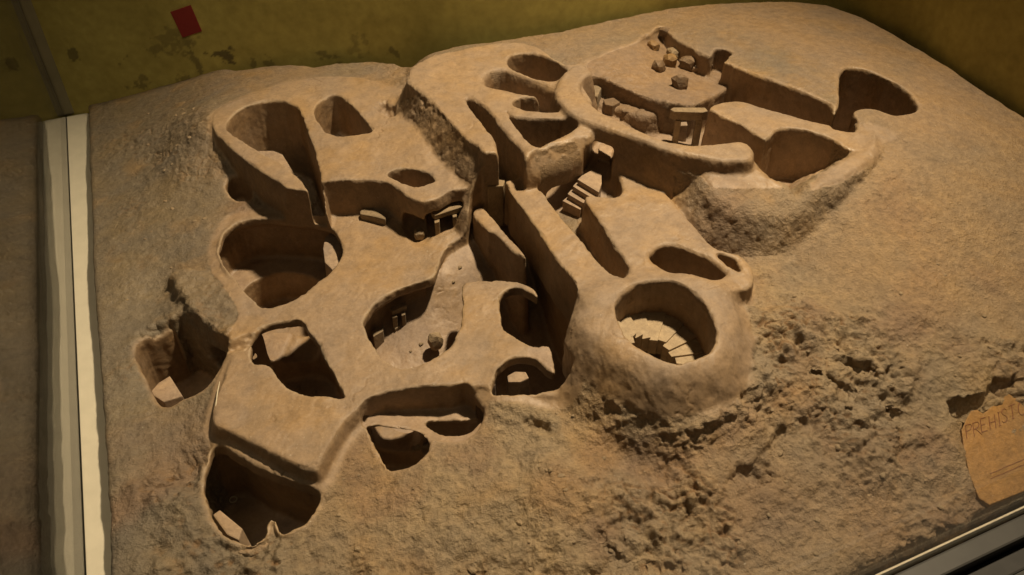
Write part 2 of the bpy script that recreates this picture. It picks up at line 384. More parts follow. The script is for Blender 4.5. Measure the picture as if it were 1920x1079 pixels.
def gouge(px, py, z, rx, ry, rz, ang=0, k=0.008):
    c = W(px, py, z); mg = max(rx, ry)+0.02
    bi, bj = box_of(np.array([c[:2]-mg, c[:2]+mg]), 0)
    ca, sa = math.cos(ang-YAW), math.sin(ang-YAW)
    Xb = X2[bi, bj]-c[0]; Yb = Y2[bi, bj]-c[1]
    u = (Xb*ca+Yb*sa)[:, :, None]; v = (-Xb*sa+Yb*ca)[:, :, None]
    n = (0.40*EN2[bi, bj]+0.35*EN3[bi, bj])[:, :, None]
    q = (np.sqrt((u/rx)**2+(v/ry)**2+((Zr-c[2])/rz)**2)-1+n)*min(rx, ry, rz)
    V[bi, bj] = smax(V[bi, bj], -q, k)

# ---- upper terrace at the back left, with the curved ridge of its pit
add_block([(398,236),(420,200),(500,165),(600,145),(700,150),(775,205),(835,300),(868,332),(881,344),(876,353),(845,358),(820,372),(795,378),(768,370),(745,352),(715,339),(680,337),(612,341),(603,350),(600,402),(562,404),(553,376),(530,347),(480,315),(430,275)], 0.155, 'upper_terrace', slope=0.10, r=0.002, k=0.006)
cut([(425,238),(437,217),(470,198),(510,190),(545,196),(562,208),(578,250),(592,290),(602,340),(606,402),(592,404),(585,380),(570,345),(540,315),(490,285),(440,255)], .155, lambda x, y: -0.03+0*x, under=0.0, part='terrace_pit_floor')
cut([(590,205),(600,190),(620,180),(635,180),(652,192),(680,220),(697,245),(680,252),(645,257),(618,252),(605,240),(592,222)], .155, 0.06, part='terrace_pit_floor')
cut([(728,326),(745,317),(770,317),(800,325),(816,340),(782,350),(767,348),(745,338)], .155, 0.10, part='terrace_pit_floor')
cut([(424,357,.085),(440,345,.085),(460,350,.085),(475,365,.085),(468,376,.085),(440,374,.085)], .085, 0.045, rough=0.004)
# ---- tall block in the middle of the back with slots and pits
add_block([(766,150),(783,118),(860,93),(980,80),(1060,120),(1098,125),(1108,240),(1084,256),(1030,272),(1000,284),(978,300),(945,300),(937,285),(915,291),(880,262),(840,225),(800,178)], 0.222, 'rock_block', slope=0.16, r=0.003, rough_edge=0.002)
add_block([(768,152),(790,142),(850,212),(905,262),(928,284),(915,296),(885,274),(842,238),(800,192)], 0.212, 'rock_block', slope=0.62, r=0.004, k=0.006, rough_edge=0.0035)
def add_capsule(a, b, r, part, k=0.01):
    a = W(*a); b = W(*b); P = np.array([a[:2], b[:2]]); bi, bj = box_of(P, r+0.02); d = b-a; L = d@d
    Xb = X2[bi, bj][:, :, None]; Yb = Y2[bi, bj][:, :, None]
    t = np.clip(((Xb-a[0])*d[0]+(Yb-a[1])*d[1]+(Zr-a[2])*d[2])/L, 0, 1)
    q = np.sqrt((Xb-a[0]-d[0]*t)**2+(Yb-a[1]-d[1]*t)**2+(Zr-a[2]-d[2]*t)**2)-r+EN[bi, bj][:, :, None]
    V[bi, bj] = smin(V[bi, bj], q, k); m = q.min(2) < 0.004
    LABEL[bi, bj][m] = part_id(part); SMOOTH[bi, bj] = np.maximum(SMOOTH[bi, bj], m)
add_capsule((992,318,.166), (1076,286,.172), 0.050, 'rock_block', 0.012)
cut([(873,184),(892,190),(915,207),(938,238),(960,262),(982,288),(984,330),(960,335),(937,320),(936,290),(928,262),(912,238),(890,212)], .222, 0.07, k=0.010, part='slot_floor')
cut([(950,212),(962,222),(1000,226),(1050,227),(1078,226),(1086,234),(1072,250),(1030,270),(1006,278),(986,262),(966,240)], .218, 0.115, k=0.008, part='slot_floor')
cut([(962,197),(975,186),(1000,181),(1045,178),(1075,212),(1050,214),(1000,212),(972,206)], .218, 0.15, k=0.008, part='slot_floor')
cut([(910,150),(922,140),(946,136),(990,152),(1030,168),(1040,172),(1020,177),(980,175),(940,168),(915,159)], .218, 0.165, k=0.010, flare=0.008, part='slot_floor')
cut([(952,117),(965,107),(990,105),(1022,111),(1062,132),(1050,150),(1030,156),(1000,149),(965,134),(953,124)], .216, 0.13, k=0.008, part='slot_floor')
SHP = np.array([W(*c) for c in [(1110,120,.200),(1180,85,.200),(1215,60,.195),(1250,90,.162),(1330,115,.146),(1350,108,.148),(1300,150,.160),(1290,190,.172),(1190,160,.185),(1150,140,.192)]])
def SHELF(x, y): return rbf_field(SHP, x, y)
# ---- sunken court at the back right and its neighbours
cut([(1100,112),(1180,80),(1215,62),(1243,48),(1272,77),(1330,106),(1343,92),(1373,99),(1356,116),(1372,128),(1322,182,.18),(1292,199,.172),(1230,190,.18),(1190,172,.187),(1150,154,.193),(1112,138,.2)], .205, lambda x, y: SHELF(x, y), k=0.006, rough=0.004, kf=0.012, part='shelf')
FCP = np.array([W(*c) for c in [(1110,165,.15),(1130,190,.142),(1180,215,.128),(1230,230,.11),(1290,250,.093),(1350,260,.088),(1480,330,.095),(1550,220,.095),(1450,180,.085)]])
def fl_court(x, y): return rbf_field(FCP, x, y)
cut([(1088,150),(1084,166),(1100,187),(1130,212),(1180,238),(1240,264),(1300,273),(1350,270),(1388,263),(1412,276),(1408,300),(1440,320),(1480,342),(1505,350),(1530,328),(1560,308),(1594,284),(1600,262),(1600,240),(1560,238),(1560,207),(1520,186),(1450,157),(1400,136),(1375,127),(1350,150,.195),(1320,181,.18),(1300,197,.173),(1280,196,.173),(1230,188,.18),(1190,170,.187),(1150,152,.193),(1115,137,.2)], .205, fl_court, k=0.008, part='court_floor', rough=0.0015)
add_block([(1110,152,.18),(1150,166,.17),(1200,186,.165),(1235,204,.16),(1216,216,.155),(1170,202,.16),(1124,182,.165)], 0.152, 'court_ledge', slope=0.2, r=0.004, k=0.005, rough_edge=0.004)
add_block([(1330,202),(1352,191),(1385,188),(1430,200),(1480,215),(1550,233),(1600,247),(1640,247),(1632,275),(1594,281),(1560,259),(1510,243),(1475,241),(1456,246),(1437,261),(1420,253),(1390,233),(1346,213)], 0.207, 'rim_slab', slope=0.04, r=0.003, k=0.004)
cut([(1575,142),(1590,132),(1625,135),(1662,150),(1700,170),(1720,195),(1717,207),(1690,215),(1668,215),(1640,207),(1612,208),(1599,215),(1606,230),(1603,243),(1590,247),(1561,240),(1566,215),(1573,195),(1572,165)], .205, 0.04, k=0.007, part='terrace_pit_floor')
# curved wall that sweeps across the middle
add_block([(1098,123),(1078,121),(1056,138),(1044,160),(1044,182),(1058,203),(1084,220),(1130,237),(1190,258),(1260,282),(1330,297),(1380,302),(1408,298),(1412,276),(1388,263),(1350,269),(1300,271),(1240,261),(1180,235),(1130,209),(1101,184),(1088,163),(1092,147),(1108,136)], 0.236, 'curved_wall', slope=0.22, r=0.005, k=0.007)
MC = W(1440, 345, .214)
def MT(x, y):
    d = -((x-MC[0])*F2[0]+(y-MC[1])*F2[1]); return -0.55*0.5*(d+np.sqrt(d*d+0.0016))
# rough mound to its right
add_block([(1345,282),(1408,297),(1440,322),(1480,344),(1505,351),(1530,332),(1560,312),(1598,288),(1632,270),(1640,250),(1646,262),(1640,288),(1590,322),(1540,352),(1505,385,.195),(1480,410,.18),(1440,425,.16),(1390,430,.15),(1345,410,.155),(1322,370,.175),(1322,330,.2)], 0.214, 'rock_mound', slope=0.85, r=0.006, k=0.006, rough_edge=0.005, tilt=MT)
PSG = np.array([W(*c) for c in [(1000,365,.092),(1040,385,.097),(1075,385,.10),(1090,345,.118),(1115,320,.142),(1135,285,.154),(1150,265,.15)]])
cut([(1000,374),(1018,352),(1060,320),(1090,302),(1115,300),(1140,320),(1142,345),(1140,366),(1100,395),(1040,390)], .10, lambda x, y: rbf_field(PSG, x, y), ztop=0.137, k=0.006)
cut([(1092,332),(1104,300),(1117,268),(1150,258),(1168,275),(1154,300),(1142,335),(1118,348)], .15, lambda x, y: rbf_field(PSG, x, y), ztop=0.203, k=0.006)
# ---- long wall, branching wall, stair mound
add_block([(947,341),(962,335),(976,332),(1000,347),(1022,367),(1060,418),(1090,450),(1120,487),(1146,517),(1160,540),(1110,565),(1082,545),(1068,515),(1044,488),(1000,420),(975,388),(958,363)], 0.160, 'long_wall', slope=0.05, r=0.002, k=0.005)
add_block([(1151,275),(1162,266),(1182,275),(1184,290),(1206,315),(1240,352),(1275,392),(1305,425),(1326,452),(1348,468),(1386,476),(1412,506),(1400,540),(1300,545),(1190,530),(1180,500),(1150,458),(1125,418),(1108,393),(1096,373),(1104,364),(1130,368),(1160,366),(1166,350),(1158,320),(1152,296)], 0.160, 'branching_wall', slope=0.08, r=0.003, k=0.006)
add_block([(1088,575),(1108,545),(1150,525),(1250,516),(1335,528),(1375,570),(1372,640),(1345,675),(1265,697),(1190,678),(1130,640),(1095,612)], 0.168, 'stairwell_mound', slope=0.64, r=0.012, k=0.03, rough_edge=0.002, lab_m=0.015)
cut([(1153,590),(1160,562),(1190,541),(1230,532),(1272,536),(1310,560),(1335,595),(1343,630),(1338,655),(1322,668),(1290,678),(1262,681),(1225,670),(1190,648),(1165,618)], .165, 0.0, k=0.006, rough=0.0015, part='stairwell_floor')
cut([(1220,476),(1235,462),(1260,458),(1288,468),(1330,486),(1356,505),(1362,512),(1342,524),(1330,527),(1300,517),(1275,512),(1262,513),(1240,500),(1225,488)], .160, 0.06, k=0.010, part='slot_floor')
cut([(1345,480),(1366,482),(1380,490),(1386,508),(1368,500)], .157, 0.12, k=0.006, part='slot_floor')
add_block([(312,508),(345,500),(420,520),(462,575),(440,650),(425,645),(392,618),(355,574),(328,538)], 0.079, 'outcrop', slope=0.35, r=0.005, k=0.010, rough_edge=0.007)
# ---- lower roof plate in front
add_block([(398,792),(425,806),(470,828),(530,858),(562,873),(590,880),(600,868),(620,830),(645,790),(670,766),(700,751),(750,743),(800,740),(850,738),(874,732),(900,722),(930,730),(1000,738),(1064,742),(1075,690),(1050,600),(1000,520),(900,470),(870,448),(835,466),(790,458),(745,438),(700,420),(640,404),(470,404),(425,425),(408,460),(418,500),(450,545),(470,590),(440,650),(424,690),(402,750)], 0.080, 'lower_roof', slope=0.25, r=0.003, k=0.004)
cut([(990,632),(1052,632),(1054,706),(985,706)], .08, 0.0800, k=0.002, sharp=True)
FK = np.array([W(*c) for c in [(850,480,.060),(872,450,.064),(830,520,.048),(820,580,.012),(800,650,-.018),(930,470,.045),(1000,560,-.03),(960,640,-.07),(1030,640,-.08),(980,710,-.095),(1060,720,-.095),(740,650,-.018),(700,640,-.018)]])
cut([(835,470),(858,452),(878,440),(884,404,.10),(905,352,.15),(947,342,.16),(958,363,.16),(1000,420,.16),(1044,488,.16),(1068,516,.16),(1081,542,.16),(1072,577,.16),(1060,617,.15),(1062,660,.12),(1071,700,.09),(1072,722,.072),(1058,735,.072),(1030,738,.074),(980,740,.076),(940,738,.078),(922,733),(925,715),(935,690),(955,675),(980,668),(1003,674),(1020,690),(1038,700),(1040,688),(1036,668),(1028,649),(1000,650),(975,638),(946,618),(938,590),(937,566),(942,551),(956,542),(976,541),(998,552),(1008,558),(1003,545),(985,533),(950,527),(900,527),(872,529),(867,542),(868,570),(865,600),(854,636),(830,662),(814,673),(790,687),(760,692),(740,688),(715,670),(695,640),(682,612),(683,600),(705,570),(740,545),(775,532),(812,521),(822,498)], .08, lambda x, y: rbf_field(FK, x, y), under=0.022, t=0.014, k=0.0025, kf=0.008, part='chamber_floor')
add_block([(886,398),(901,389),(918,402),(942,430),(962,462,.10),(985,500,.09),(965,492,.09),(930,440),(914,432),(900,418)], 0.112, 'long_wall', slope=0.05, r=0.003, k=0.003)
cut([(412,462),(420,440),(435,425),(455,415),(480,411),(520,412),(560,415),(600,422),(620,428),(633,441),(642,465),(637,487),(620,510),(590,535),(560,560),(540,570),(510,578),(490,575),(477,564),(460,548),(440,522),(420,495),(411,477)], .08, -0.030, under=0.022, t=0.010, k=0.0025, part='chamber_floor')
cut([(470,662),(472,640),(485,620),(510,608),(545,603),(566,605),(580,625),(600,655),(625,702),(645,745),(610,743),(570,740),(540,728),(520,708),(510,690),(496,684),(479,682),(470,672)], .08, -0.085, under=0.030, t=0.010, k=0.0025, part='chamber_floor')
cut([(252,656),(258,634),(290,616),(316,604),(336,590),(362,600),(396,630),(430,650),(430,668),(415,700),(390,728),(345,742),(310,752),(288,738),(268,700)], .055, -0.085, k=0.008, part='chamber_floor', rough=0.002)
RZ = np.array([W(*c) for c in [(690,792,.044),(760,788,.034),(820,790,.030),(885,785,.030),(800,836,.05),(860,826,.05),(740,802,.042),(905,790,.04),(870,750,.03),(720,770,.036)]])
cut([(678,792),(690,772),(720,758),(760,751),(800,748),(850,745),(876,741),(893,757),(908,778),(901,800),(886,816),(860,826),(835,824),(812,820),(798,838),(770,832),(730,815),(700,806)], .054, lambda x, y: rbf_field(RZ, x, y), k=0.004, kf=0.004)
cut([(800,793),(814,812),(835,823),(860,826),(886,816),(902,797),(906,786),(860,786),(820,786)], .034, -0.05, under=0.012, t=0.004, k=0.003, part='chamber_floor')
cut([(687,801),(697,793),(730,794),(755,797),(780,803),(796,815),(804,830),(800,846),(785,862),(760,874),(737,877),(724,868),(705,838)], .052, -0.085, under=0.025, t=0.008, k=0.0025, part='chamber_floor')
cut([(416,836,.057),(460,864,.057),(500,882,.057),(540,898,.057),(594,918,.055),(598,934,.05),(590,956),(575,980),(550,992),(531,998),(522,990),(517,978),(508,976),(500,983),(496,999),(480,1010),(460,1014),(440,1009),(418,998),(398,972),(384,932),(382,910),(388,880),(400,850)], .045, -0.092, under=0.02, t=0.008, k=0.0025, part='chamber_floor')
cut([(446,566),(465,536),(500,518),(540,511),(580,518),(606,536),(625,565),(600,612),(500,622),(455,596)], -.03, -0.10, part='chamber_floor')
# niche under the terrace edge, passages between chambers
cut([(800,446,.08),(815,446,.08),(884,418,.08),(890,398,.08),(800,402,.08)], .08, 0.078, sharp=True, ztop=0.128, k=0.004)
tunnel((785,437,.095),(775,415,.095),0.022, flat=0.077)
tunnel((575,610,-.01),(560,660,-.015),0.036, flat=-0.045)
tunnel((620,470,.02),(690,480,.02),0.03, flat=-0.02)
tunnel((470,640,0),(400,690,0),0.035, flat=-0.045)
tunnel((600,700,0),(700,680,0),0.03, flat=-0.03)
tunnel((560,740,-.02),(540,860,-.02),0.035, flat=-0.05)
tunnel((740,760,-.01),(740,830,-.01),0.04, flat=-0.045)
tunnel((945,690,-.03),(900,660,-.03),0.03)
# hollows and gashes in the rough front
for g in [(1395,890,.062,.030,.014,.016,.3),(1425,905,.058,.018,.010,.014,.6),(1430,860,.07,.06,.005,.009,.9),(1160,1045,.042,.010,.04,.018,.5),(1230,1065,.034,.06,.008,.010,.1),(1690,772,.078,.014,.007,.012,.1),(1735,768,.080,.014,.006,.008,.2),(1815,760,.07,.03,.016,.02,.55),(1860,735,.075,.04,.012,.016,.5),(1620,690,.10,.03,.008,.01,-.4),(1690,685,.10,.02,.012,.01,.4),(1560,720,.09,.04,.008,.01,-.7),(725,205,.152,.012,.028,.012,.5),(1010,800,.062,.02,.008,.008,-.5),(450,640,.085,.02,.012,.012,.4),(1370,455,.11,.05,.014,.018,.1),(1420,462,.115,.03,.01,.012,-.2),(1345,118,.195,.02,.014,.014,0),(280,620,.045,.03,.012,.012,.3)]:
    gouge(*g)
# recess for the name tablet
TB_T = W(1812, 788, 0.070); TB_B = W(1856, 946, 0.022)
TB_S = (TB_T[2]-TB_B[2])/(TB_T[1]-TB_B[1])
def tab_z(x, y): return TB_B[2]+TB_S*(y-TB_B[1])
def WT(px, py, dz=0.0):
    d = ray(px, py)   # ray against the tablet plane
    n = np.array([0, -TB_S, 1.0]); t = (TB_B[2]+dz-TB_S*TB_B[1]-n@CAM)/(n@d)
    return CAM+d*t
TABLET = [(1803,806),(1811,788),(1820,771),(1832,768),(1843,775),(1850,771),(1862,758),(1876,755),(1884,743),(1900,735),(1925,722),(1990,690),(2060,655),(2120,720),(2090,800),(1960,905),(1856,947),(1836,935),(1818,890),(1808,845)]
PT = np.array([WT(*p)[:2] for p in TABLET]); bi, bj = box_of(PT, .03)
d2 = sd_poly(PT, X2[bi, bj], Y2[bi, bj]) + 0.003 + EN[bi, bj]
dd = smax(d2[:, :, None], (tab_z(X2[bi, bj], Y2[bi, bj])-0.004).astype(np.float32)[:, :, None]-Zr, 0.004)
V[bi, bj] = smax(V[bi, bj], -dd, 0.005)

# outer edge of the model, broken and irregular
OUT = [(163,196,.012),(176,540,.04),(186,700,.04),(197,830,.04),(203,950,.038),(206,1079,.036)]
BACKL = [(163,190,.024),(260,166,.052),(330,151,.075),(365,148,.085),(395,138,.095),(470,136,.12),(515,126,.13),(590,128,.14),(630,119,.142),(690,115,.145),(740,118,.15),(775,116,.17),(800,104,.185),(860,85,.195),(920,80,.197),(985,65,.2),(1060,55,.2),(1150,35,.2),(1250,15,.2),(1380,3,.2),(1480,0,.2),(1550,8,.195),(1620,30,.195),(1680,64,.19),(1730,94,.188),(1780,124,.186),(1850,172,.182),(1920,214,.178),(2040,290,.16)]
Ob = np.array([W(*p)[:2] for p in BACKL]); Ol = np.array([W(*p)[:2] for p in OUT[1:]])
OUTW = np.vstack([Ob, [[1.955, -1.2], [1.955, -1.766], [0.045, -1.766]], Ol[::-1]])
dO = sd_poly(OUTW, X2, Y2) + (0.0016*EN2 + EN*1.2)*(0.35+0.65*sstep((X2-0.06)/0.05))
for i0 in range(0, NX, 128):
    s = slice(i0, min(NX, i0+128))
    V[s] = smax(V[s], (dO[s] )[:, :, None] - 0*Zr, 0.012)
V[:, :, 0] = 1.0; V[0] = 1; V[-1] = 1; V[:, 0] = 1; V[:, -1] = 1

# ---- surface nets
def surface_nets():
    S = V < 0
    idx = np.full((NX-1, NY-1, NZn-1), -1, np.int32); verts = []; count = 0
    CH = 96
    for i0 in range(0, NX-1, CH):
        i1 = min(NX-1, i0+CH)
        s = S[i0:i1+1]
        c = [s[a:a+i1-i0, b:b+NY-1, d:d+NZn-1] for a in (0, 1) for b in (0, 1) for d in (0, 1)]
        n = np.zeros(c[0].shape, np.uint8)
        for q in c: n += q
        act = (n > 0) & (n < 8); I, J, K = np.nonzero(act); m = len(I)
        idx[i0:i1][act] = np.arange(count, count+m); count += m
        I = I+i0
        val = {}
        for a in (0, 1):
            for b in (0, 1):
                for d in (0, 1): val[a, b, d] = V[I+a, J+b, K+d]
        acc = np.zeros((m, 3)); cnt = np.zeros(m)
        E = [((0,0,0),(1,0,0)),((0,1,0),(1,1,0)),((0,0,1),(1,0,1)),((0,1,1),(1,1,1)),((0,0,0),(0,1,0)),((1,0,0),(1,1,0)),((0,0,1),(0,1,1)),((1,0,1),(1,1,1)),((0,0,0),(0,0,1)),((1,0,0),(1,0,1)),((0,1,0),(0,1,1)),((1,1,0),(1,1,1))]
        for p, q in E:
            va, vb = val[p], val[q]; x = (va < 0) != (vb < 0)
            t = np.where(x, va/np.where(x, va-vb, 1), 0)
            pp, qq = np.array(p), np.array(q)
            acc += np.where(x[:, None], pp+(qq-pp)*t[:, None], 0); cnt += x
        pos = np.stack([I, J, K], 1)+acc/cnt[:, None]; verts.append(pos)
    pos = np.vstack(verts)
    out = np.stack([np.interp(pos[:, 0], np.arange(NX), gx), np.interp(pos[:, 1], np.arange(NY), gy), np.interp(pos[:, 2], np.arange(NZn), gz)], 1)
    quads = []
    d = S[:-1, 1:-1, 1:-1] != S[1:, 1:-1, 1:-1]; I, J, K = np.nonzero(d); J = J+1; K = K+1
    q = np.stack([idx[I, J-1, K-1], idx[I, J, K-1], idx[I, J, K], idx[I, J-1, K]], 1); fl = ~S[I, J, K]; q[fl] = q[fl][:, ::-1]; quads.append(q)
    d = S[1:-1, :-1, 1:-1] != S[1:-1, 1:, 1:-1]; I, J, K = np.nonzero(d); I = I+1; K = K+1
    q = np.stack([idx[I-1, J, K-1], idx[I-1, J, K], idx[I, J, K], idx[I, J, K-1]], 1); fl = ~S[I, J, K]; q[fl] = q[fl][:, ::-1]; quads.append(q)
    d = S[1:-1, 1:-1, :-1] != S[1:-1, 1:-1, 1:]; I, J, K = np.nonzero(d); I = I+1; J = J+1
    q = np.stack([idx[I-1, J-1, K], idx[I, J-1, K], idx[I, J, K], idx[I-1, J, K]], 1); fl = ~S[I, J, K]; q[fl] = q[fl][:, ::-1]; quads.append(q)
    return out, np.vstack(quads)
VT, FQ = surface_nets()
# drop what lies under the model (never seen): faces at the very bottom
keepf = VT[FQ][:, :, 2].max(1) > gz[0]+0.012
FQ = FQ[keepf]; used = np.zeros(len(VT), bool); used[FQ.ravel()] = True
remap = np.cumsum(used)-1; VT = VT[used]; FQ = remap[FQ]
del V
def vnormals(P, Q):
    n = np.cross(P[Q[:, 2]]-P[Q[:, 0]], P[Q[:, 3]]-P[Q[:, 1]])
    out = np.zeros_like(P)
    for k in range(4):
        for c in range(3): out[:, c] += np.bincount(Q[:, k], n[:, c], len(P))
    return out/np.maximum(np.linalg.norm(out, axis=1), 1e-12)[:, None]
VN = vnormals(VT, FQ)
ci = np.clip(np.searchsorted(gx, VT[:, 0])-1, 0, NX-1); cj = np.clip(np.searchsorted(gy, VT[:, 1])-1, 0, NY-1)
sm = SMOOTH[ci, cj]; h0 = H0[ci, cj]; lab = LABEL[ci, cj]
for nme, zl in (('rock_mound', .203), ('stairwell_mound', .075), ('outcrop', .2), ('court_ledge', .3)):
    mk = lab == part_id(nme); sm = np.where(mk & (VT[:, 2] < zl), sm*0.1, sm)
mk = lab == PARTS.index('shelf'); sm = np.where(mk, 0.25, sm)
SF = pl([(1100,140,.19),(1230,186,.18),(1310,200,.17),(1320,240,.1),(1200,225,.13),(1110,180,.15)])
mk = (bilerp(sd_poly(SF, cX, cY), VT[:, 0], VT[:, 1]) < 0.012) & (VT[:, 2] < .2) & (lab != part_id('curved_wall')); sm = np.where(mk, 0.1, sm)
mk = (lab == part_id('rock_block')) & (VN[:, 2] < 0.6) & (VN[:, 0] < 0.2); sm = np.where(mk & (VT[:,0] < 0.93), sm*0.2, sm)
rough = 1-sm
# back-left ground is calmer, right-hand apron is calm, front is roughest
front = sstep((-(VT[:, 1])-1.02)/0.35)
APR = pl([(1480,470,.12),(1560,420,.17),(1640,300,.2),(1560,120,.21),(1400,60,.2),(1200,20,.2),(1600,-40,.2),(2300,250,.15),(2200,650,.1),(1900,640,.1),(1700,590,.12),(1560,570,.13)])
apr = sstep(0.5-bilerp(sd_poly(APR, cX, cY), VT[:, 0], VT[:, 1])/0.10)
calm = (0.50+0.75*front)*(1-0.82*apr)*(0.3+0.7*sstep((VT[:, 0]-0.03)/0.06))
for nme, cv in (('rock_mound', 0.85), ('outcrop', 0.7)): calm = np.where(lab == part_id(nme), cv, calm)
A = rough*calm
p = VT
patch = sstep((fbm(p+77, 0.16, 3)+0.25)*1.1)                         # rough and worn areas alternate
d1 = fbm(p, 0.075, 5, 0.55); rid = 1-np.abs(fbm(p*np.array([1, 1.4, 1])+4.4, 0.030, 4, 0.6, nz=NZ2))
ca, sa = math.cos(0.75), math.sin(0.75); q = np.stack([(p[:, 0]*ca-p[:, 1]*sa)*0.8, (p[:, 0]*sa+p[:, 1]*ca)*1.25, p[:, 2]], 1)   # tool marks run one way
wx = fbm(p+61, 0.03, 2)*0.010; wy = fbm(p+67, 0.03, 2, nz=NZ2)*0.010
qa, qb = q[:, 0]+wx+0.4*p[:, 2], q[:, 1]+wy+0.4*p[:, 2]
f1, f2 = worley2(qa, qb, 0.022, 1); g1, g2 = worley2(qa+5.5, qb+1.5, 0.0095, 2)
plates = sstep((f2-f1)/0.22)                 # 0 along cracks between chunks
grit = 0.6-g1                                # small rounded crumbs
chips = np.maximum(0, fbm(q+9.1, 0.010, 3, nz=NZ2)-0.45)
crk = (1-plates)*sstep((fbm(p+15, 0.07, 3)-0.05)*3)
gm = sstep((fbm(p+91, 0.10, 3, nz=NZ2)+0.2)*1.4)
lumps = np.abs(fbm(p+31.0, 0.032, 4, nz=NZ))
upf = sstep((VN[:, 2]-0.25)/0.4); crk = crk*upf; gm = gm*upf
A = A*(0.6+0.55*patch)
fc = VT[FQ].mean(1); cn = np.zeros(len(VT)); acc = np.zeros_like(VT)
for k in range(4):
    cn += np.bincount(FQ[:, k], minlength=len(VT))
    for c in range(3): acc[:, c] += np.bincount(FQ[:, k], fc[:, c], len(VT))
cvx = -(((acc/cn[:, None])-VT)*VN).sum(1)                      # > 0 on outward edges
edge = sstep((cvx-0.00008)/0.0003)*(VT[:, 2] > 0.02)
nick = np.maximum(0, fbm(p+23, 0.014, 3, nz=NZ2)-0.05)
h1, h2 = worley2(p[:, 0]+2.2*wx, p[:, 1]+2.2*wy, 0.17, 7); hair = (1-sstep((h2-h1)/0.013))*sstep((fbm(p+140, 0.10, 2)-0.1)*4)*(VN[:, 2] > 0.5)
disp = A*((0.0066+0.0024*front)*d1 + 0.0034*(rid-0.6) + patch*(-0.0045*chips + (0.0055+0.0030*front)*lumps) - 0.0024*crk*(0.4+0.6*patch) + 0.0013*grit*gm) + sm*(0.0011*d1*sstep((VN[:, 2]-0.3)/0.4) + 0.0004*fbm(np.stack([qa*3.0, qb*0.7, p[:, 2]], 1)+3, 0.012, 2) - 0.0016*hair - 0.0026*edge*nick + 0.0009*fbm(p+5, 0.02, 3, nz=NZ2)*sstep((0.5-VN[:, 2])/0.4))
chip2 = crk*0.5
VT = VT + VN*disp[:, None]
VN = vnormals(VT, FQ)
# ---- tint per vertex: the paint of the clay
def blob(px, py, z, r):
    c = W(px, py, z); return np.exp(-((VT[:, 0]-c[0])**2+(VT[:, 1]-c[1])**2)/(r*r))
warm = np.array([0.345, 0.256, 0.167]); grey = np.array([0.205, 0.176, 0.126]); umber = np.array([0.255, 0.160, 0.075]); ochre = np.array([0.34, 0.225, 0.10]); pink = np.array([0.375, 0.285, 0.205]); red = np.array([0.25, 0.155, 0.095])
gnd = np.array([0.275, 0.205, 0.130]); gw = (rough*(1-0.7*apr)*(1-0.25*front))[:, None]; T = warm*(1-gw)+gnd*gw
def mixto(c, w):
    global T
    w = np.clip(w, 0, 1)[:, None]; T = T*(1-w)+c*w
nb = fbm(p+50, 0.12, 4)*0.5+0.5
mixto(grey, sstep((0.50-VT[:, 0])/0.40)*rough*0.95)
mixto(grey, rough*sstep((nb-0.45)*2.5)*0.5); mixto(np.array([.345, .278, .178]), rough*front*sstep((VT[:, 0]-0.15)/0.3)*0.75)
mixto(umber*0.7, hair*sm*0.6)
mixto(red, rough*front*sstep((0.5-nb)*2.2)*0.6)
mixto(ochre, sstep((fbm(p+70, 0.07, 4)-0.25)*1.6)*0.40); mixto(np.array([.33, .228, .125]), apr*rough*0.5)
mixto(umber, A*patch*np.clip(chips*2+chip2*2, 0, 1)*0.7)
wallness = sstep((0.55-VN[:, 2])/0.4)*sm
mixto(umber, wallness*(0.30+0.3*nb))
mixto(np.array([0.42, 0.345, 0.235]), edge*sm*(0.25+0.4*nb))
fz = FLOORZ[ci, cj]; isfl = sstep((VN[:, 2]-0.6)/0.3)*(np.abs(VT[:, 2]-fz) < 0.010)
mixto(pink, isfl*0.9)
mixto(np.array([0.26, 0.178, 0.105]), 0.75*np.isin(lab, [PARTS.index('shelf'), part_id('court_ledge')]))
for q in [(610,460,.08,.05),(700,480,.08,.06),(900,610,.08,.05),(640,890,.05,.07)]: mixto(ochre, blob(*q)*0.35)
for q in [(1350,430,.14,.05),(1650,980,.02,.08),(1420,960,.03,.09),(450,390,.08,.03)]: mixto(red, blob(*q)*0.5)
GR = np.clip(rough*(0.5+0.5*front)+0.05, 0, 1)

# ---- one thing with its parts
model = bpy.data.objects.new('ruin_model', None); link(model)
model.location = (0, 0, 0); model.empty_display_size = 0.1
tag(model, 'brown clay scale model of a rock-cut underground temple filling the glass case', 'scale model')
fl_lab = np.median(lab[FQ], axis=1).astype(int)
part_objs = {}
def components(F):
    us, inv = np.unique(F.ravel(), return_inverse=True); f = inv.reshape(F.shape); comp = np.arange(len(us))
    e = np.vstack([f[:, [0, 1]], f[:, [1, 2]], f[:, [2, 3]]])
    while True:
        r = comp[e]; r = r[r[:, 0] != r[:, 1]]
        if not len(r): break
        np.minimum.at(comp, r.max(1), r.min(1))
        while True:
            c2 = comp[comp]
            if (c2 == comp).all(): break
            comp = c2
    return comp[f[:, 0]]
small = np.zeros(len(FQ), bool)            # stray slivers join the part they touch
for pid in range(len(PARTS)):
    sel = np.nonzero(fl_lab == pid)[0]
    if not len(sel): continue
    cm = components(FQ[sel]); ids, cnt = np.unique(cm, return_counts=True)
    small[sel[cm != ids[cnt.argmax()]]] = True
vlab = np.full(len(VT), -1)
bigf = np.nonzero(~small)[0]; vlab[FQ[bigf].ravel()] = np.repeat(fl_lab[bigf], 4)
for _ in range(400):
    sf = np.nonzero(small)[0]
    if not len(sf): break
    cand = vlab[FQ[sf]].max(1); ok = cand >= 0
    if not ok.any(): break
    fl_lab[sf[ok]] = cand[ok]; small[sf[ok]] = False
    vlab[FQ[sf[ok]].ravel()] = np.repeat(cand[ok], 4)
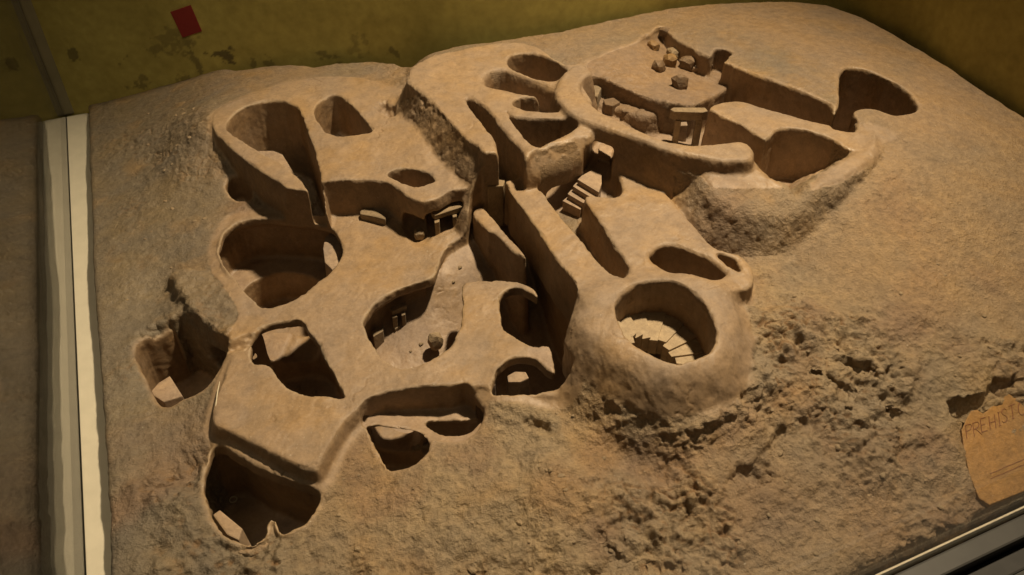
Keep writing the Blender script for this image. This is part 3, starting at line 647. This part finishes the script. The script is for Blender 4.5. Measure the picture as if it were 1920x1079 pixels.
for pid, pname in enumerate(PARTS):
    fsel = FQ[fl_lab == pid]
    if not len(fsel): continue
    us, inv = np.unique(fsel.ravel(), return_inverse=True)
    me = bpy.data.meshes.new(pname)
    me.vertices.add(len(us)); me.vertices.foreach_set('co', VT[us].astype(np.float32).ravel())
    nf = len(fsel); me.loops.add(nf*4); me.loops.foreach_set('vertex_index', inv.astype(np.int32).ravel())
    me.polygons.add(nf); me.polygons.foreach_set('loop_start', np.arange(0, nf*4, 4, dtype=np.int32))
    me.polygons.foreach_set('use_smooth', np.ones(nf, bool))
    me.update(calc_edges=True)
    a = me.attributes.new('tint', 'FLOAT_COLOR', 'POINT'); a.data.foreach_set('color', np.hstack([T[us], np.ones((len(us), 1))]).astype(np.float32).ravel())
    a = me.attributes.new('grit', 'FLOAT', 'POINT'); a.data.foreach_set('value', GR[us].astype(np.float32))
    me.normals_split_custom_set_from_vertices(VN[us].astype(np.float32))
    me.materials.append(M_CLAY)
    part_objs[pname] = link(bpy.data.objects.new(pname, me), model)
print('relief', len(VT), 'verts', len(FQ), 'quads', {k: len(v.data.polygons) for k, v in part_objs.items()})

# ================================================================== small built pieces on the relief
# spiral staircase
cw = W(1250, 612, 0.157); cw = np.array([cw[0], cw[1]]) 
cc = cw + R2[:2]*(-0.014) - F2[:2]*0.004
NST = 13; a0 = math.radians(-70); a1 = math.radians(192)
well = part_objs['stairwell_mound']
for i in range(NST):
    b0 = a0+(a1-a0)*i/NST; b1 = a0+(a1-a0)*(i+1)/NST+math.radians(3)
    z = 0.078+0.0034*i if i < 9 else 0.105+0.0075*(i-8)
    ro = 0.114 if b0 < 1.9 else 0.096; ri = 0.034+random.uniform(-.004, .004)
    pt = lambda a, r: cc + R2[:2]*math.cos(a)*r + F2[:2]*math.sin(a)*r
    ring = [pt(b0, ri), pt(b0, ro), pt((b0+b1)/2, ro*1.02), pt(b1, ro), pt(b1, ri)]
    prism('step', [(*q, z) for q in ring], [(*q, z-0.03) for q in ring], M_PALE, well, 0.0009, 0.0006)
# straight flight beside the branching wall
st = tag(bpy.data.objects.new('staircase', None)); link(st, model)
steps = [([(1083,337),(1090,330),(1108,320),(1128,326),(1128,345),(1123,361)], .150), ([(1074,350),(1081,342),(1125,363),(1121,376),(1100,366)], .139), ([(1064,364),(1072,355),(1097,368),(1120,380),(1110,385),(1092,380)], .128), ([(1055,377),(1063,370),(1092,384),(1088,394)], .117)]
for pts, z in steps: pxprism('step', pts, z, 0.085, M_FLOOR, st, 0.0007, 0.0004)
pxprism('paving_slab', [(1124,272),(1140,273),(1148,281),(1143,304),(1122,297)], .158, .12, M_FLOOR, model, 0.001)
# doorway under the terrace edge
dw = tag(bpy.data.objects.new('doorway', None)); link(dw, model)
pxprism('lintel', [(808,399),(815,391),(866,376),(873,381),(868,388),(815,405)], .122, .112, M_STONE, dw, 0.0012, 0.0006)
pxprism('pillar', [(814,412),(824,409),(824,416),(815,419)], .111, .076, M_STONE, dw, 0.0012, 0.0005)
pxprism('pillar', [(848,402),(856,400),(857,406),(849,408)], .111, .076, M_STONE, dw, 0.0012, 0.0005)
c = W(786, 440, .085); rock('boulder', c, (.011, .011, .013), M_STONE, model, 2, .3)
c = W(697, 409, .085); 
pxprism('loose_block', [(674,396),(682,391),(698,392),(716,401),(724,409),(722,412),(700,406),(676,402)], .094, .076, M_STONE, model, 0.003, 0.0008)
pxprism('masonry_pier', [(912,343),(926,335),(946,337),(944,349),(930,350),(914,351)], .152, .06, M_STONE, model, 0.0025, 0.0012, 0.06)
# trilithon in the sunken court
tr = tag(bpy.data.objects.new('trilithon', None)); link(tr, model)
pxprism('lintel', [(1257,205),(1262,202),(1322,202),(1328,209),(1318,211),(1264,209)], .178, .158, M_STONE, tr, 0.0014, 0.0006)
pxprism('pillar', [(1266,221),(1278,221),(1278,227),(1267,227)], .158, .08, M_STONE, tr, 0.0014, 0.0006)
pxprism('pillar', [(1304,221),(1318,221),(1318,227),(1305,227)], .158, .08, M_STONE, tr, 0.0014, 0.0006)
pxprism('leaning_slab', [(1272,229),(1288,229),(1289,235),(1273,236)], .135, .08, M_FLOOR, tr, 0.0014, 0.0006, 0.25)
pxprism('block', [(1240,222),(1250,222),(1250,228),(1240,228)], .115, .084, M_STONE, tr, 0.0014, 0.0006)
for pts, z in [([(1106,160),(1118,156),(1128,166),(1122,182),(1110,178)], .172), ([(1130,186),(1150,182),(1162,192),(1150,200),(1134,196)], .158), ([(1164,200),(1178,194),(1188,200),(1180,212),(1168,210)], .150), ([(1188,210),(1208,208),(1218,218),(1204,226),(1190,222)], .140), ([(1224,222),(1236,220),(1240,230),(1228,232)], .130)]:
    pxprism('fallen_block', pts, z, 0.10, random.choice([M_STONE, M_DARKST, M_STONE]), model, 0.0025, 0.0022, 0.12)
for (px, py, z, sx, sy, sz, m, s) in [(1233,130,.178,.014,.012,.017,M_DARKST,11),(1256,116,.176,.016,.014,.016,M_OCHRE,12),(1289,122,.168,.018,.014,.019,M_DARKST,13),(1274,158,.176,.014,.013,.018,M_DARKST,14),(1336,119,.164,.011,.011,.012,M_STONE,15),(1224,86,.186,.014,.01,.01,M_OCHRE,16),(1305,128,.162,.014,.012,.010,M_FLOOR,17),(1325,128,.162,.012,.010,.012,M_DARKST,18),(1262,100,.172,.016,.012,.010,M_STONE,19),(1247,60,.196,.012,.010,.010,M_DARKST,20)]:
    rock('boulder', W(px, py, z), (sx*1.15, sy*1.15, sz*1.15), m, model, s, .85, s*.9)
# inside the front chambers
c = W(817, 640, 0.0); rock('boulder', c, (.014, .013, .018), M_STONE, model, 21, .4)
nich = tag(bpy.data.objects.new('niche', None)); link(nich, model)
pxprism('lintel', [(730,578),(752,568),(762,566),(762,573),(735,584)], .035, .024, M_STONE, nich, .0012, .0005)
pxprism('pillar', [(734,590),(744,587),(744,594),(735,597)], .024, -.03, M_STONE, nich, .0012, .0005)
pxprism('pillar', [(752,586),(760,584),(760,590),(753,592)], .024, -.03, M_STONE, nich, .0012, .0005)
pxprism('block', [(696,622),(712,611),(719,614),(718,621),(700,632)], .01, -.03, M_STONE, nich, .0012, .0005)
pxprism('block', [(736,604),(746,601),(750,612),(740,618)], .0, -.03, M_STONE, nich, .0012, .0005)
for pts, zt, zb in [([(608,447),(620,436),(634,446),(642,470),(640,490),(622,506),(610,492),(606,466)], .052, -.03), 
                    ([(952,704),(966,696),(985,698),(992,710),(975,717),(953,715)], .060, -.095), ([(398,966),(413,957),(456,990),(447,1012),(425,1004)], -.005, -.09),
                    ([(282,738),(298,718),(318,706),(342,742),(308,755)], -.02, -.085), ([(478,283),(512,283),(530,290),(548,318),(560,345),(520,320)], .055, -.03), ([(915,732),(926,712),(932,703),(930,722)], .05, -.09)]:
    pxprism('lit_patch_ledge', pts, zt, zb, M_FLOOR, model, 0.002, 0.0012, 0.35)  # blocks, several raised into the lamp's light to make lit floor patches
bm = bmesh.new(); rc = W(437, 937, -0.088)
tube(bm, [rc+np.array([math.cos(a)*.0055, math.sin(a)*.0055, 0]) for a in np.linspace(0, 2*math.pi, 25)], 0.0012, 8); bm_obj('ring', bm, M_CREAMLINE, model, True)
for k in range(5): rock('pebble', W(775+8*k, 842-2*k, -0.03), (.006, .005, .006), M_STONE, model, 30+k, .3)
pb = bpy.data.meshes.new('pebble'); bm = bmesh.new(); bmesh.ops.create_icosphere(bm, subdivisions=2, radius=1.0)
for v in bm.verts: v.co *= 1+0.35*float(NZ(np.array([[v.co.x*1.3+5, v.co.y*1.3, v.co.z*1.3]]))[0])
bm.to_mesh(pb); bm.free(); pb.materials.append(M_STONE)
topz = {}
key = (ci.astype(np.int64)*NY+cj)
order = np.argsort(VT[:, 2]); tz = np.full(NX*NY, -1.0); tz[key[order]] = VT[order, 2]
def ground(x, y):
    i = min(NX-1, max(0, np.searchsorted(gx, x)-1)); j = min(NY-1, max(0, np.searchsorted(gy, y)-1)); return tz[i*NY+j]
for k in range(170):
    px, py = random.choice([(random.uniform(950, 1780), random.uniform(730, 1060)), (random.uniform(1330, 1900), random.uniform(560, 800)), (random.uniform(220, 400), random.uniform(200, 560)), (random.uniform(1300, 1460), random.uniform(400, 480)), (random.uniform(600, 1100), random.uniform(880, 1060))])
    w = W(px, py, .06); z = ground(w[0], w[1])
    li = LABEL[min(NX-1, np.searchsorted(gx, w[0])), min(NY-1, np.searchsorted(gy, w[1]))]
    if z < 0 or li != 0: continue
    o = bpy.data.objects.new('pebble', pb); link(o, model); r = random.choice([.0016, .002, .0025, .0035, .0045])
    o.location = (w[0], w[1], z-0.1*r); o.scale = (r*random.uniform(.8, 1.5), r, r*random.uniform(.5, .9)); o.rotation_euler = (0, 0, random.uniform(0, 6.3))
for (px, py, z0) in [(560,730,-.083),(590,735,-.083),(540,960,-.09),(520,930,-.09),(350,700,-.083),(380,690,-.083),(790,645,-.015),(770,655,-.015),(850,520,.05),(862,496,.056)]:
    w = W(px, py, z0); z = ground(w[0], w[1])
    if z > z0+0.02: z = z0
    o = bpy.data.objects.new('pebble', pb); link(o, model); r = random.uniform(.002, .004); o.location = (w[0], w[1], z+0.2*r); o.scale = (r*1.3, r, r*.8)
# cream hairline repair on the roof edge
bm = bmesh.new(); tube(bm, [W(412, 716, .0805), W(408, 735, .0803), W(405, 757, .079), W(403, 778, .074)], [.0005, .0009, .0009, .0004], 6); bm_obj('plaster_crack', bm, M_CREAMLINE, model)

# name tablet with hand lettering
tl = prism('tablet', [WT(p[0], p[1], 0.0) for p in TABLET], [WT(p[0], p[1], 0.0)-np.array([0, 0, .008]) for p in TABLET], clay_material('tablet_clay', False, (0.38, 0.225, 0.08), 0.65, 0.5), model, 0.0015)
GL = {'P': [[(0,0),(0,1)], [(0,1),(.45,.98),(.6,.8),(.45,.58),(0,.52)]], 'R': [[(0,0),(0,1)], [(0,1),(.45,.98),(.6,.8),(.45,.58),(0,.52)], [(.2,.52),(.75,-.05)]],
      'E': [[(0,0),(0,1)], [(0,1),(.5,1)], [(0,.52),(.4,.52)], [(0,0),(.55,0)]], 'H': [[(0,0),(0,1)], [(.55,0),(.55,1)], [(0,.5),(.55,.5)]], 'I': [[(.1,0),(.1,1)], [(0,0),(.2,0)], [(0,1),(.2,1)]],
      'S': [[(.55,.85),(.4,1),(.15,.95),(.05,.78),(.2,.58),(.45,.42),(.55,.2),(.4,.03),(.15,0),(0,.15)]], 'T': [[(.3,0),(.3,1)], [(0,1),(.62,1)], [(.2,0),(.4,0)]],
      'O': [[(.35+.36*math.cos(a), .5+.5*math.sin(a)) for a in np.linspace(0, 2*math.pi, 15)]]}
letters = [('P', 1813, 823), ('R', 1827, 819), ('E', 1841, 811), ('H', 1857, 806), ('I', 1873, 799), ('S', 1879, 794), ('T', 1894, 787), ('O', 1911, 781)]
for ch, lx, ly in letters:
    bm = bmesh.new()
    for stroke in GL[ch]:
        pts = []
        for (u, v) in stroke:
            qx = lx+u*19+v*(-3.0); qy = ly-v*25-u*6.5
            pts.append(WT(qx, qy, 0.0002))
        tube(bm, pts, 0.00062, 6)
    bm_obj('letter', bm, M_ENGRAVE, tl)
for (xa, ya, xb, yb) in [(1856,889,1990,831), (1858,898,1990,842)]:
    bm = bmesh.new(); pts = [WT(xa+(xb-xa)*t, ya+(yb-ya)*t+random.uniform(-.5, .5), 0.0002) for t in np.linspace(0, 1, 14)]
    tube(bm, pts, 0.0005, 5); bm_obj('ruled_line', bm, M_ENGRAVE, tl)

# ================================================================== the case
case = bpy.data.objects.new('display_case', None); link(case)
tag(case, 'glass museum display case with cream inner board and grey metal rail', 'display case')
bd = boxbetween('mount_board', (0.001, -1.775, -0.13), (0.052, -0.012, 0.0), M_BOARD, case, 0.0015)
base = boxbetween('case_floor', (0.001, -1.775, -0.15), (2.05, 0.02, -0.131), M_RUBBER, None, 0.001); tag(base, kind='structure')
# painted backdrop that follows the back edge of the model
corner = W(124, 213, 0)[:2]
bp_px = [(p[0], p[1], p[2]) for p in BACKL[3:]]
BP = np.array([W(*bp_px[q])[:2] for q in (4, 11, 17, 20, 23, 25)]); nrm = F2[:2]
BP = BP + nrm*0.05; BP = np.vstack([corner, BP, [[2.06, -1.3]]])
seg = np.append(0, np.cumsum(np.linalg.norm(np.diff(BP, axis=0), axis=1)))
SW = 0.0035
ss = np.arange(0, seg[-1], SW)
def cr(t):
    i = np.clip(np.searchsorted(seg, t)-1, 0, len(BP)-2); f = (t-seg[i])/(seg[i+1]-seg[i])
    p0 = BP[max(i-1, 0)]; p1 = BP[i]; p2 = BP[i+1]; p3 = BP[min(i+2, len(BP)-1)]
    return 0.5*((2*p1)+(-p0+p2)*f+(2*p0-5*p1+4*p2-p3)*f*f+(-p0+3*p1-3*p2+p3)*f**3)
LN = np.array([cr(t) for t in ss]); zz = np.concatenate([np.arange(-0.02, 0.30, 0.0035), [0.36, 0.5]])
nS, nZw = len(LN), len(zz)
vs = np.concatenate([np.column_stack([np.repeat(LN, nZw, 0), np.tile(zz, nS)])])
ii, jj = np.meshgrid(np.arange(nS-1), np.arange(nZw-1), indexing='ij'); ii = ii.ravel(); jj = jj.ravel()
fs = np.stack([ii*nZw+jj, (ii+1)*nZw+jj, (ii+1)*nZw+jj+1, ii*nZw+jj+1], 1)
def proj(Pw):
    q = Pw-CAM; d = q@Fv; return CX+FPX*(q@Rv)/d, CY-FPX*(q@Uv)/d
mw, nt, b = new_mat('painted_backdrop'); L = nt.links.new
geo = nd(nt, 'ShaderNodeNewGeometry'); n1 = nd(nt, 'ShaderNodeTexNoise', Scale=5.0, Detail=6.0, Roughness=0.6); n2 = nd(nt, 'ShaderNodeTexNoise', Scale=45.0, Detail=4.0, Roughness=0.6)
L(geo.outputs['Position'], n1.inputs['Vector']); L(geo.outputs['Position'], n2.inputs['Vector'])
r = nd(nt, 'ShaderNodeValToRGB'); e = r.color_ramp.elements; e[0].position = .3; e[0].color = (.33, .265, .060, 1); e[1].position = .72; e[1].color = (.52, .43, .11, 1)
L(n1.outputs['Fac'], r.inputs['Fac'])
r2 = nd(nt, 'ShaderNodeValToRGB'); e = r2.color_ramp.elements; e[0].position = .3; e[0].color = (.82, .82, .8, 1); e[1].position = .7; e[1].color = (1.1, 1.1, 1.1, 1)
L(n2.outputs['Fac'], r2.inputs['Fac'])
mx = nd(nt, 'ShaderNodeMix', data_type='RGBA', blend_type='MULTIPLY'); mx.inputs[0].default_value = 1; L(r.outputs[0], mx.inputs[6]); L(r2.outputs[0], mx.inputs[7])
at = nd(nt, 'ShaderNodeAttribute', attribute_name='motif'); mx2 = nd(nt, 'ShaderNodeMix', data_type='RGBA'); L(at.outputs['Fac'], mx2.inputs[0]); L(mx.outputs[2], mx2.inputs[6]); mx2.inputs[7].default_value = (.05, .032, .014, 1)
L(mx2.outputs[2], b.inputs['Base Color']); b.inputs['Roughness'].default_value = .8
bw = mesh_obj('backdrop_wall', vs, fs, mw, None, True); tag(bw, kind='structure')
# motifs painted on the backdrop (in the wall's own length/height coordinates)
def wall_sz(px, py):
    best = None
    d = ray(px, py)
    for i in range(nS-1):
        a, c2 = LN[i], LN[i+1]; e2 = c2-a
        M = np.array([[d[0], -e2[0]], [d[1], -e2[1]]]); det = np.linalg.det(M)
        if abs(det) < 1e-9: continue
        t, u = np.linalg.solve(M, a-CAM[:2])
        if 0 <= u <= 1 and t > 0: return ss[i]+u*SW, CAM[2]+d[2]*t, i
    return None
sg = np.repeat(ss, nZw); zg = np.tile(zz, nS); mot = np.zeros(len(vs))
wob = fbm(np.column_stack([sg, zg, 0*sg]), 0.014, 4, 0.65)
def stroke(pts, rad, amt):
    global mot
    q = [wall_sz(*p) for p in pts]; q = [k for k in q if k]
    if len(q) == 1: q = q*2
    for k0, k1 in zip(q[:-1], q[1:]):
        ex, ez = k1[0]-k0[0], k1[1]-k0[1]; Ls = ex*ex+ez*ez+1e-12
        t = np.clip(((sg-k0[0])*ex+(zg-k0[1])*ez)/Ls, 0, 1)
        dd = np.hypot(sg-k0[0]-ex*t, zg-k0[1]-ez*t)
        mot = np.maximum(mot, amt*sstep((1.0-dd/rad+1.1*wob)/0.5))
stroke([(345,70),(358,95),(368,120),(375,138)], .006, .55)
for q in [(320,72),(332,68),(345,72),(312,82),(335,85),(352,80),(300,92)]: stroke([q], .016, .4)
for q in [(138,102)]: stroke([q], .016, .6)
stroke([(412,104),(425,106)], .017, .75)
for q in [(265,150),(255,158),(245,165),(232,112),(370,140),(350,148),(460,128),(470,124),(600,112),(615,106),(630,106),(735,98),(745,99),(500,118)]: stroke([q], .012, .5)
for q in [(665,75),(678,68),(685,80),(660,92),(672,100),(690,95)]: stroke([q], .013, .3)
a = bw.data.attributes.new('motif', 'FLOAT', 'POINT'); a.data.foreach_set('value', mot.astype(np.float32))
# red card on the backdrop
def wall_pt(px, py, off):
    s, z, i = wall_sz(px, py); e2 = LN[i+1]-LN[i]; e2 /= np.linalg.norm(e2); n = np.array([e2[1], -e2[0]])
    q = LN[i]+(LN[i+1]-LN[i])*((s-ss[i])/SW); q = q+n*off; return np.array([q[0], q[1], z])
RC = [(320,22),(358,9),(379,58),(343,70)]
rcard = prism('red_card', [wall_pt(*q, 0.0035) for q in RC], [wall_pt(*q, 0.0015) for q in RC], M_RED, None, 0.0003)
tag(rcard, 'small dark red square card stuck on the olive backdrop', 'card')
# left acrylic pane, corner joint, front pane and rail
boxbetween('glass_pane', (-0.006, -1.80, -0.13), (0.0, 0.015, 1.15), M_GLASS_SIDE, case, 0)
boxbetween('corner_post', (-0.004, -0.004, 0.0), (0.020, 0.016, 1.12), M_POST, case, 0.003)
boxbetween('glass_pane', (-0.006, -1.786, 0.004), (2.05, -1.780, 1.15), M_GLASS, case, 0)
boxbetween('glass_highlight', (0.0, -1.7795, -0.012), (2.05, -1.7765, 0.006), M_CREAMLINE, case, 0.0008)  # cream strip painted as the highlight along the lower glass edge
rail = bpy.data.objects.new('metal_rail', None); link(rail, case)
boxbetween('upper_lip', (-0.03, -1.815, -0.03), (2.1, -1.7875, 0.010), M_METAL, rail, 0.003)
boxbetween('gasket', (-0.03, -1.845, -0.04), (2.1, -1.8155, -0.010), M_RUBBER, rail, 0.003)
boxbetween('lower_lip', (-0.03, -1.93, -0.06), (2.1, -1.8455, -0.004), M_METAL, rail, 0.006)
